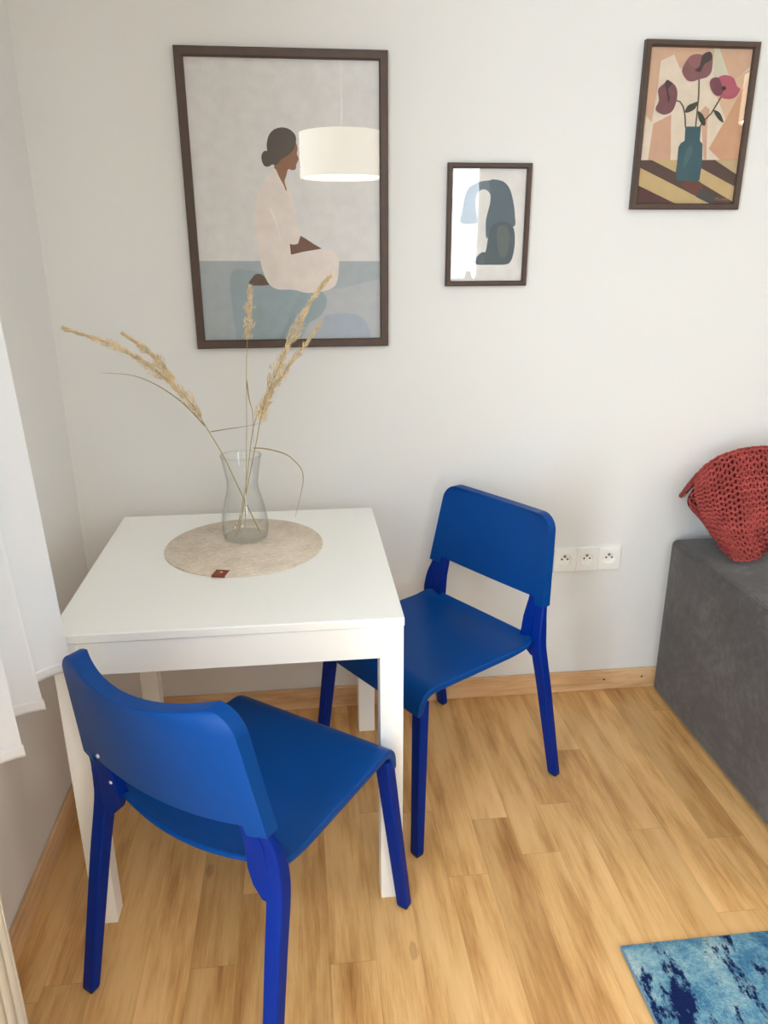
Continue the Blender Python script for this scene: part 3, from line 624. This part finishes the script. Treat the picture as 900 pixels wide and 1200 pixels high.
def grass(label, stem, plume_from, n, r0, leaves=(), side=None, seed=1, rad=0.0014):
    base = Vector(stem[0]); g = thing('dried_grass', label, 'dried grass', base, group='dried grass stems in the vase')
    rel = lambda pts: [tuple(Vector(q)-base) for q in pts]
    path = crom(rel(stem), 8); m = len(path)
    MB().tube(path, [rad*(1-0.65*i/m) for i in range(m)], 6).build('stem', M['straw'], g, smooth=True)
    pl = MB(); k0 = int(m*plume_from); spikelets(pl, path[k0:], n, r0, 0.0135, 0.0, seed)
    if side:
        sp = crom(rel(side), 8); pl.tube(sp, 0.0006, 4); spikelets(pl, sp, int(n*0.55), r0*0.85, 0.0125, 0.12, seed+5)
    pl.build('plume', M['plume'], g)
    for L, w in leaves:
        lb = MB(); blade(lb, rel(L), w); lb.build('leaf', M['blade'], g, smooth=True)
    return g
G = G_DATA
grass('longest dry grass stem, leaning far left of the vase with a forked plume', G['l_stem'], 0.49, 800, 0.0235, [(G['l_leaf'], 0.0016), (G['l_leaf2'], 0.0012)], G['l_side'], 3, 0.0017)
grass('upright thin dry grass stem in the middle of the vase with a small pale plume', G['m_stem'], 0.66, 330, 0.0225, [(G['m_leaf'], 0.0013)], None, 5, 0.0011)
grass('tallest dry grass stem leaning right, its thick plume crossing the woman print', G['r_stem'], 0.38, 1050, 0.0275, [(G['r_leaf'], 0.0017)], None, 8, 0.0016)
grass('shorter dry grass stem with a slim plume, right of the thick plume', G['r2_stem'], 0.36, 480, 0.0180, [], None, 11, 0.0013)

# ------------------------------------------------------------------ framed pictures
def picture(label, x, z, w, h, bar, art, bg, depth=0.020):
    g = thing('framed_picture', label, 'picture', (x, 0, z), group='framed prints on the wall')
    yb, yf = -0.002, -depth
    fr = MB(); ch = 0.003
    # mitred bars with a small chamfer on both front edges
    def ring(i0, y): return [(i0, y, i0), (w-i0, y, i0), (w-i0, y, h-i0), (i0, y, h-i0)]
    loops = [ring(0, yb), ring(0, yf+ch), ring(ch, yf), ring(bar-ch, yf), ring(bar, yf+ch), ring(bar, -0.006), ring(bar+0.002, -0.006), ring(bar+0.002, yb)]
    vv = [q for l in loops for q in l]; ff = []
    for i in range(len(loops)):
        j = (i+1) % len(loops)
        for k in range(4): ff.append((i*4+k, i*4+(k+1) % 4, j*4+(k+1) % 4, j*4+k))
    fr.add(vv, ff); fr.build('frame', M['frame'], g)
    MB().box(bar*0.6, w-bar*0.6, -0.0045, -0.0025, bar*0.6, h-bar*0.6).build('backing', M['backing'], g)
    # the printed sheet: flat inks, each a hair above the one below
    mats = [paint(bg)]; pm = MB(); i0 = bar-0.001
    sheet = [(i0, -0.0062, i0), (w-i0, -0.0062, i0), (w-i0, -0.0062, h-i0), (i0, -0.0062, h-i0)]
    pm.add(sheet+[(q[0], -0.0047, q[2]) for q in sheet], [(0, 1, 2, 3), (7, 6, 5, 4), (0, 4, 5, 1), (1, 5, 6, 2), (2, 6, 7, 3), (3, 7, 4, 0)], 0)
    y = -0.0062
    for col, sm, pts in art:
        y -= 0.00006
        pts = crom(pts, 4, True) if sm else pts
        pts = [(min(max(a, i0), w-i0), min(max(b2, i0), h-i0)) for a, b2 in pts]
        clean = []
        for q in pts:
            if not clean or (abs(q[0]-clean[-1][0])+abs(q[1]-clean[-1][1])) > 1e-5: clean.append(q)
        mt = paint(col)
        if mt not in mats: mats.append(mt)
        bm = bmesh.new(); vs = [bm.verts.new((a, y, b2)) for a, b2 in clean]
        es = [bm.edges.new((vs[k], vs[(k+1) % len(vs)])) for k in range(len(vs))]
        bmesh.ops.triangle_fill(bm, use_beauty=True, use_dissolve=False, edges=es)
        bm.verts.index_update()
        pm.add([q.co[:] for q in bm.verts], [tuple(q.index for q in f.verts) for f in bm.faces], mats.index(mt)); bm.free()
    o = pm.build('print', mats, g, normals=False)
    bm = bmesh.new(); bm.from_mesh(o.data)
    for f in bm.faces:
        f.normal_update()
        if f.normal.y > 0.5 and f.calc_center_median().y < -0.0055: f.normal_flip()
    bm.to_mesh(o.data); bm.free()
    MB().add([(bar-0.001, -0.0125, bar-0.001), (w-bar+0.001, -0.0125, bar-0.001), (w-bar+0.001, -0.0125, h-bar+0.001), (bar-0.001, -0.0125, h-bar+0.001)], [(0, 1, 2, 3)]).build('glass', M['pane'], g)
    return g
picture('largest dark framed print, a seated woman in white, above the dining table', 0.382, 1.182, 0.532, 0.734, 0.0225, A1, (222, 221, 220))
picture('smallest dark framed print, a blue arch and stone shape on white', 1.075, 1.343, 0.231, 0.316, 0.0135, A2, (226, 223, 219), 0.018)
picture('dark framed print of red poppies in a teal vase, above the sofa end', 1.592, 1.544, 0.316, 0.412, 0.0155, A3, (222, 206, 186))

# ------------------------------------------------------------------ wall sockets
SX, SZ, SM_, SH = 1.452, 0.451, 0.0735, 0.081
s = thing('wall_socket', 'white triple power socket on the wall between chair and sofa', 'socket', (SX, 0, SZ))
for i in range(3):
    x0 = i*(SM_+0.0008); cx, cz = x0+SM_/2, SH/2
    m = MB(); yo, yi = -0.009, -0.0035; n = 40; Rr = 0.0205
    # square plate with a round recess
    sq = []
    for k in range(n):
        a = 2*PI*k/n; c_, s_ = math.cos(a), math.sin(a); q = 1/max(abs(c_), abs(s_))
        sq.append((cx+c_*q*SM_/2, cz+s_*q*SH/2))
    ci = [(cx+Rr*math.cos(2*PI*k/n), cz+Rr*math.sin(2*PI*k/n)) for k in range(n)]
    co_ = [(cx+(Rr+0.003)*math.cos(2*PI*k/n), cz+(Rr+0.003)*math.sin(2*PI*k/n)) for k in range(n)]
    L = [[(a, -0.0005, b2) for a, b2 in sq], [(a, yo+0.0015, b2) for a, b2 in sq], [(cx+(a-cx)*0.97, yo, cz+(b2-cz)*0.97) for a, b2 in sq],
         [(a, yo-0.0012, b2) for a, b2 in co_], [(a, yo-0.001, b2) for a, b2 in ci], [(cx+(a-cx)*0.92, yi, cz+(b2-cz)*0.92) for a, b2 in ci]]
    vv = [q for l in L for q in l]; ff = []
    for j in range(len(L)-1):
        for k in range(n): ff.append((j*n+k, j*n+(k+1) % n, (j+1)*n+(k+1) % n, (j+1)*n+k))
    ff.append(tuple((len(L)-1)*n+k for k in range(n))); ff.append(tuple(range(n)))
    m.add(vv, ff); pl = m.build('cover_plate', M['plastic_white'], s)
    for dx in (-0.0095, 0.0095):
        h = MB().lathe([(0.0001, 0.0004), (0.0030, 0.0004), (0.0032, 0.0), (0.0001, 0.0)], n=16).build('contact_hole', M['slot'], pl, smooth=True)
        h.rotation_euler = (PI/2, 0, 0); h.location = (cx+dx, yi-0.0002, cz+0.001)
    h = MB().lathe([(0.0001, 0.006), (0.0022, 0.0055), (0.0026, 0.004), (0.0026, 0.0), (0.0001, 0.0)], n=16).build('earth_pin', M['steel'], pl, smooth=True)
    h.rotation_euler = (PI/2, 0, 0); h.location = (cx, yi, cz+0.0105)
    h = MB().lathe([(0.0029, 0.0006), (0.0045, 0.0006), (0.0045, 0.0), (0.0029, 0.0)], n=16, close=True).build('pin_collar', M['slot'], pl, smooth=True)
    h.rotation_euler = (PI/2, 0, 0); h.location = (cx, yi, cz+0.0105)

# ------------------------------------------------------------------ sofa
s = thing('sofa', 'charcoal grey suede sofa with a broad boxy arm at the right edge', 'sofa', (1.826, -0.03, 0))
def soft_box(x0, x1, y0, y1, z0, z1, crown=0.0, nx=10, ny=16, nz=6):
    m = MB()
    def grid(f, a, b2):
        vs = [f(i/a, j/b2) for i in range(a+1) for j in range(b2+1)]
        m.add(vs, [(i*(b2+1)+j, (i+1)*(b2+1)+j, (i+1)*(b2+1)+j+1, i*(b2+1)+j+1) for i in range(a) for j in range(b2)])
    lx, ly, lz = x1-x0, y1-y0, z1-z0
    cr = lambda a, b2: crown*math.sin(PI*a)**0.5*math.sin(PI*b2)**0.5 if 0 < a < 1 and 0 < b2 < 1 else 0
    grid(lambda a, b2: (x0+lx*a, y0+ly*b2, z1+cr(a, b2)), nx, ny); grid(lambda a, b2: (x0+lx*a, y0+ly*b2, z0), nx, ny)
    grid(lambda a, b2: (x0-0.4*cr(a, b2), y0+ly*a, z0+lz*b2), ny, nz); grid(lambda a, b2: (x1, y0+ly*a, z0+lz*b2), ny, nz)
    grid(lambda a, b2: (x0+lx*a, y0-0.4*cr(a, b2), z0+lz*b2), nx, nz); grid(lambda a, b2: (x0+lx*a, y1, z0+lz*b2), nx, nz)
    return m
def soft(name, args, crown, bev, parent):
    o = soft_box(*args, crown=crown).build(name, M['sofa'], parent)
    bm = bmesh.new(); bm.from_mesh(o.data); bmesh.ops.remove_doubles(bm, verts=bm.verts, dist=1e-5); bmesh.ops.recalc_face_normals(bm, faces=bm.faces); bm.to_mesh(o.data); bm.free()
    md = o.modifiers.new('bevel', 'BEVEL'); md.width = bev; md.segments = 5; md.limit_method = 'ANGLE'; md.angle_limit = math.radians(55)
    o.data.polygons.foreach_set('use_smooth', [True]*len(o.data.polygons)); o.modifiers.new('wn', 'WEIGHTED_NORMAL')
    return o
arm = soft('armrest', (0, 0.42, -0.96, 0, 0.006, 0.560), 0.012, 0.020, s)
MB().tube([(0.010, -0.94, 0.5535), (0.010, -0.45, 0.5575), (0.010, -0.02, 0.5535)], 0.0042, 8).build('piping', M['sofa'], arm, smooth=True)
soft('armrest', (2.0, 2.40, -0.96, 0, 0.006, 0.560), 0.012, 0.020, s)
soft('base', (0.42, 2.0, -0.94, -0.02, 0.03, 0.28), 0, 0.02, s)
soft('seat_cushion', (0.425, 1.208, -0.95, -0.22, 0.28, 0.43), 0.015, 0.03, s)
soft('seat_cushion', (1.212, 1.995, -0.95, -0.22, 0.28, 0.43), 0.015, 0.03, s)
soft('back_cushion', (0.425, 1.995, -0.22, -0.01, 0.28, 0.80), 0.01, 0.04, s)

# ------------------------------------------------------------------ knitted blanket
def surf_fn(grid):
    R0 = [[Vector(p) for p in r] for r in grid]; nr, nc = len(R0), len(R0[0])
    def cr1(a, b2, c, d, t):
        return 0.5*(2*b2+(c-a)*t+(2*a-5*b2+4*c-d)*t*t+(3*b2-a-3*c+d)*t**3)
    def ev(row, s_):
        i = min(int(s_), len(row)-2); t = s_-i
        a = row[i-1] if i > 0 else row[0]*2-row[1]; d = row[i+2] if i+2 < len(row) else row[-1]*2-row[-2]
        return cr1(a, row[i], row[i+1], d, t)
    w_ = [sum((R0[r][c+1]-R0[r][c]).length for r in range(nr)) for c in range(nc-1)]; cum = [0.0]
    for q in w_: cum.append(cum[-1]+q)
    def um(u):
        t = u*cum[-1]; k = 0
        while k < nc-2 and t > cum[k+1]: k += 1
        return (k+(t-cum[k])/w_[k])/(nc-1)
    def S(u, v):
        u = um(u)
        return ev([ev(r, u*(nc-1)) for r in R0], v*(nr-1))
    return S
def knit(mb, S, L_u, L_v, W, H, rad, off=0.0):
    nu, nv = int(L_u/W), int(L_v/H); e = 1e-3
    def frame(u, v):
        u2, v2 = min(max(u, e), 1-e), min(max(v, e), 1-e)
        p = S(min(max(u, 0), 1), min(max(v, 0), 1)); du = S(u2+e, v2)-S(u2-e, v2); dv = S(u2, v2+e)-S(u2, v2-e)
        n = du.cross(dv)
        return p, (n.normalized() if n.length > 0 else Vector((0, 0, 1)))*sgn
    sgn = 1.0
    if frame(0.5, 0.6)[1].dot(Vector((-0.4, -0.8, 0.4))) < 0: sgn = -1.0
    K = 12
    for j in range(nv):
        pts = []
        for i in range(nu*K+1):
            t = 2*PI*i/K
            u = (i/K+0.22*math.sin(2*t))/nu; v = (j+0.5+0.68*math.cos(t))/nv
            p, n = frame(u, v)
            wob = noise.noise(p*40)*0.0022
            pts.append(p+n*(0.0034*math.cos(2*t)+off+wob))
        mb.tube(pts, rad, 5, 0)
    # added backing sheet, its darker red paints the shade between the stitches
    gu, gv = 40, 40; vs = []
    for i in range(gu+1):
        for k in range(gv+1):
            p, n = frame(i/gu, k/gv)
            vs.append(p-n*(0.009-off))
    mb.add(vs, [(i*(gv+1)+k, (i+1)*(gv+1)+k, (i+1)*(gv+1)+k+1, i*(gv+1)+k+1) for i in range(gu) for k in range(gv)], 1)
b = MB()
B_DATA = [r[:5] for r in B_DATA]
back_row = [(x+0.006, -0.035, z-0.075) for x, y, z in B_DATA[0]]; back_low = [(x+0.03, -0.035, 0.60) for x, y, z in B_DATA[0]]
knit(b, surf_fn([back_row]+B_DATA), 0.37, 0.42, 0.0205, 0.0190, 0.0042, 0.0)
knit(b, surf_fn(B2_DATA), 0.10, 0.16, 0.0205, 0.0190, 0.0042, 0.0)
bo = b.build('knitted_blanket', [M['yarn'], M['yarn_gap_shade']], smooth=True, normals=False)
tag(bo, 'brick red chunky knitted blanket heaped on the grey sofa arm', 'blanket')

# ------------------------------------------------------------------ rug
r = thing('rug', 'blue abstract patterned rug on the floor at the bottom right', 'rug', (1.306, -1.005, 0))
m = MB(); nx, ny = 60, 60; RW, RL = 1.9, 1.6; rv = random.Random(4)
vs = []
for i in range(nx+1):
    for j in range(ny+1):
        e = 0 if i in (0, nx) or j in (0, ny) else 1
        vs.append((RW*i/nx, -RL*j/ny, 0.0075+e*0.0035+rv.uniform(0, 0.0008)))
m.add(vs, [(i*(ny+1)+j, (i+1)*(ny+1)+j, (i+1)*(ny+1)+j+1, i*(ny+1)+j+1) for i in range(nx) for j in range(ny)])
m.box(0.001, RW-0.001, -RL+0.001, -0.001, 0.0005, 0.0078)
m.build('pile', M['rug'], r)
MB().tube([(0, -RL, 0.0045), (0, -RL*0.5, 0.0045), (0, 0, 0.0045)], 0.0034, 8).tube([(0, 0, 0.0045), (RW*0.5, 0, 0.0045), (RW, 0, 0.0045)], 0.0034, 8).build('binding', M['rug_edge'], r, smooth=True)

# ------------------------------------------------------------------ curtain and radiator on the window wall
cu = thing('curtain', 'white voile curtain hanging in folds at the left edge, hem above the radiator', 'curtain', (0.16, -1.1, 0))
YE, YS, HZ, TZ = -0.842, -1.62, 0.672, 2.50
def cur(sv, z):
    """sv 0 at the free edge .. 1; folds tighten towards the top"""
    q = (z-HZ)/(TZ-HZ)
    y = YE-0.072*min(1, q*2.6)**0.8*(1-sv)+(YS-YE)*sv
    ph = sv*(YE-YS)/0.132*2*PI
    amp = 0.034*(1-0.35*q)
    x = 0.160+amp*math.cos(ph)+0.007*math.sin(ph*0.41+1.0+q*2)+0.004*math.sin(q*6+ph*0.6)
    y += 0.020*math.sin(ph)*(1-0.3*q)
    return x-0.16, y+1.1
ns, nz = 150, 46; cb_ = MB(); vs = []
for i in range(ns+1):
    for j in range(nz+1):
        z = HZ+(TZ-HZ)*(j/nz)**1.2; x, y = cur(i/ns, z); vs.append((x, y, z))
cb_.add(vs, [(i*(nz+1)+j, (i+1)*(nz+1)+j, (i+1)*(nz+1)+j+1, i*(nz+1)+j+1) for i in range(ns) for j in range(nz)])
o = cb_.build('drape', M['curtain'], cu, smooth=True)
md = o.modifiers.new('thick', 'SOLIDIFY'); md.thickness = 0.0012
hm = MB(); vs = []
for i in range(ns+1):
    for j in range(5):
        z = HZ-0.0015+0.024*j/4; x, y = cur(i/ns, max(z, HZ)); vs.append((x+0.0022, y, z))
hm.add(vs, [(i*5+j, (i+1)*5+j, (i+1)*5+j+1, i*5+j+1) for i in range(ns) for j in range(4)])
o = hm.build('hem', M['curtain'], cu, smooth=True)
md = o.modifiers.new('thick', 'SOLIDIFY'); md.thickness = 0.0016; md.offset = 0.0
rail = thing('curtain_rail', 'white curtain rail over the left window', 'curtain rail', (0.16, -2.0, TZ+0.012))
MB().tube([(0, -1.25, 0), (0, 1.25, 0)], 0.012, 12).build('pole', M['plastic_white'], rail, smooth=True)
for y in (-1.2, 1.1): MB().box(-0.159, 0.0, y-0.012, y+0.012, -0.012, 0.012).build('bracket', M['plastic_white'], rail, bevel=0.003)

ra = thing('radiator', 'cream ribbed panel radiator low at the left edge under the curtain', 'radiator', (0, -1.066, 0))
RZ0, RZ1, RLn = 0.03, 0.56, 0.72
fr = MB(); prof = []
pitch = 0.0333; y = -0.012
prof.append((0.093, -0.001)); prof.append((0.098, -0.0035)); prof.append((0.100, -0.008))
prof.append((0.100, -0.012)); prof.append((0.0975, -0.0135)); prof.append((0.100, -0.015))
k = 0
while y > -RLn+0.06:
    for dy, dx in ((0.0, 0.0), (0.014, 0.0), (0.0165, -0.0028), (0.0215, -0.0028), (0.024, 0.0)):
        prof.append((0.100+dx, y-0.006-dy))
    y -= pitch; k += 1
prof.append((0.100, -RLn+0.008)); prof.append((0.093, -RLn))
n = len(prof)
vs = [(x, yy, z) for z in (RZ0, RZ1) for x, yy in prof]+[(x-0.004 if 0 else 0.084, yy, z) for z in (RZ0, RZ1) for x, yy in prof]
ff = []
for i in range(n-1):
    ff += [(i, i+1, n+i+1, n+i), (2*n+i, 3*n+i, 3*n+i+1, 2*n+i+1), (n+i, n+i+1, 3*n+i+1, 3*n+i), (i, 2*n+i, 2*n+i+1, i+1)]
ff += [(0, n, 3*n, 2*n), (n-1, 3*n-1, 4*n-1, 2*n-1)]
fr.add(vs, ff); fr.build('front_panel', M['radiator'], ra, smooth=True)
MB().box(0.028, 0.092, -0.004, 0.0, RZ0, RZ1).build('side_panel', M['radiator'], ra, bevel=0.002)
MB().box(0.028, 0.092, -RLn, -RLn+0.004, RZ0, RZ1).build('side_panel', M['radiator'], ra, bevel=0.002)
MB().box(0.028, 0.036, -RLn, 0, RZ0, RZ1).build('back_panel', M['radiator'], ra, bevel=0.002)
g = MB()
for k in range(28): g.box(0.036, 0.086, -0.02-k*0.0245, -0.008-k*0.0245, RZ1-0.006, RZ1)
g.build('top_grille', M['radiator'], ra)
for yy in (-0.15, -0.57): MB().box(0.0005, 0.030, yy-0.02, yy+0.02, RZ0+0.05, RZ1-0.05).build('wall_bracket', M['radiator'], ra)

# ------------------------------------------------------------------ pendant lamps (seen in the picture glass)
def lamp(label, x, y, z0, r, h, dif):
    g = thing('pendant_lamp', label, 'lamp', (x, y, RZ), group='drum pendant lamps')
    zz = z0-RZ
    MB().lathe([(r, zz), (r, zz+h), (r-0.003, zz+h), (r-0.003, zz)], n=64, close=True).build('lamp_shade', M['shade'], g, smooth=True)
    MB().tube([(0, 0, 0), (0, 0, (zz+h)*0.5), (0, 0, zz+h*0.84)], 0.004, 8).build('cord', M['plastic_white'], g, smooth=True)
    MB().lathe([(0.0001, -0.03), (0.03, -0.028), (0.05, -0.004), (0.05, 0), (0.0001, 0)], n=32).build('canopy', M['plastic_white'], g, smooth=True)
    MB().lathe([(0.0001, zz+0.010), (r-0.006, zz+0.010), (r-0.006, zz+0.014), (0.0001, zz+0.014)], n=64).build('diffuser', dif, g, smooth=True)
    sp = MB()
    for k in range(3):
        a = 2*PI*k/3; sp.tube([(0, 0, zz+h*0.87), (r*0.5*math.cos(a), r*0.5*math.sin(a), zz+h*0.92), ((r-0.002)*math.cos(a), (r-0.002)*math.sin(a), zz+h*0.97)], 0.002, 6)
    sp.build('spider', M['steel'], g, smooth=True)
    return g
lamp('drum pendant lamp mirrored in the woman print', 0.94, -2.42, 1.825, 0.235, 0.225, glow('lit_diffuser', (255, 248, 236), D1))
lamp('drum pendant lamp mirrored in the poppy print', 3.27, -2.02, 2.085, 0.235, 0.225, glow('lit_diffuser_bright', (255, 248, 236), D2))

# ------------------------------------------------------------------ on the window sill behind the viewer (mirrored in the small print)
def sill_vase(label, x, r, h):
    g = thing('ceramic_vase', label, 'vase', (x, RY+0.09, FZ0+0.0015), group='pale vases on the window sill')
    pf = crom([(r*0.80, 0.0), (r, h*0.30), (r*0.95, h*0.62), (r*0.55, h*0.88), (r*0.62, h)], 6)
    MB().lathe([(0.0001, 0.0)]+pf+[(rr-0.004, zz) for rr, zz in pf[::-1][:14]], n=40).build('vase_body', M['stone'], g, smooth=True)
    return g
sill_vase('smaller pale ceramic vase mirrored low in the blue arch print', 2.085, 0.034, 0.12)
sill_vase('larger pale ceramic vase holding a bare twig, mirrored in the blue arch print', 2.185, 0.040, 0.15)
tw = thing('bare_twig', 'bare dark twig in a vase, mirrored in the blue arch print', 'twig', (2.185, RY+0.09, FZ0+0.02))
mb = MB(); main = [(0, 0, 0), (-0.012, 0.004, 0.14), (-0.045, 0.0, 0.24), (-0.03, 0.004, 0.33), (0.01, 0, 0.44)]
mb.tube(crom(main, 5), [0.005-0.003*i/20 for i in range(21)], 6)
for p0, p1, p2 in (((-0.045, 0, 0.24), (-0.09, 0.01, 0.30), (-0.12, 0, 0.38)), ((-0.03, 0.004, 0.33), (0.03, 0, 0.37), (0.045, 0, 0.42)), ((-0.012, 0.004, 0.16), (-0.07, 0, 0.19), (-0.11, 0, 0.20)), ((-0.035, 0, 0.21), (0.02, 0, 0.27), (0.04, 0, 0.31))):
    mb.tube(crom([p0, p1, p2], 5), [0.0035-0.002*i/10 for i in range(11)], 6)
mb.build('branch', M['leaf'], tw, smooth=True)

# ------------------------------------------------------------------ light
def area(name, loc, rot, sx, sy, L, col, spread=PI):
    d = bpy.data.lights.new(name, 'AREA'); d.shape = 'RECTANGLE'; d.size = sx; d.size_y = sy
    d.energy = L*PI*sx*sy; d.color = col; d.spread = spread
    o = bpy.data.objects.new(name, d); COL.objects.link(o); o.location = loc; o.rotation_euler = rot; return o
area('daylight_door', (-0.11, (DY0+DY1)/2, DZ1/2+0.05), (0, -PI/2, 0), DZ1-0.15, DY1-DY0-0.14, L_DOOR, (0.80, 0.91, 1.0))
area('daylight_front', ((FX0+FX1)/2, RY-0.12, (FZ0+FZ1)/2), (PI/2, 0, 0), FX1-FX0-0.1, FZ1-FZ0-0.1, L_FRONT, (0.80, 0.91, 1.0))
w = bpy.data.worlds.new('world'); SC.world = w; w.use_nodes = True
nt = w.node_tree; nt.nodes.clear()
sky = nt.nodes.new('ShaderNodeTexSky'); sky.sky_type = 'PREETHAM' if False else 'HOSEK_WILKIE'; sky.turbidity = 5.0
bg = nt.nodes.new('ShaderNodeBackground'); ow = nt.nodes.new('ShaderNodeOutputWorld')
nt.links.new(sky.outputs[0], bg.inputs[0]); bg.inputs[1].default_value = 1.0; nt.links.new(bg.outputs[0], ow.inputs[0])

SC.view_settings.view_transform = 'Standard'; SC.view_settings.look = 'None'
SC.view_settings.gamma = 1.0; SC.view_settings.use_curve_mapping = False
SC.view_settings.exposure = EXPO
SC.cycles.use_denoising = True
SC.cycles.max_bounces = 14; SC.cycles.diffuse_bounces = 8; SC.cycles.glossy_bounces = 6; SC.cycles.transparent_max_bounces = 24
SC.cycles.sample_clamp_indirect = 6.0; SC.cycles.caustics_reflective = False; SC.cycles.caustics_refractive = False
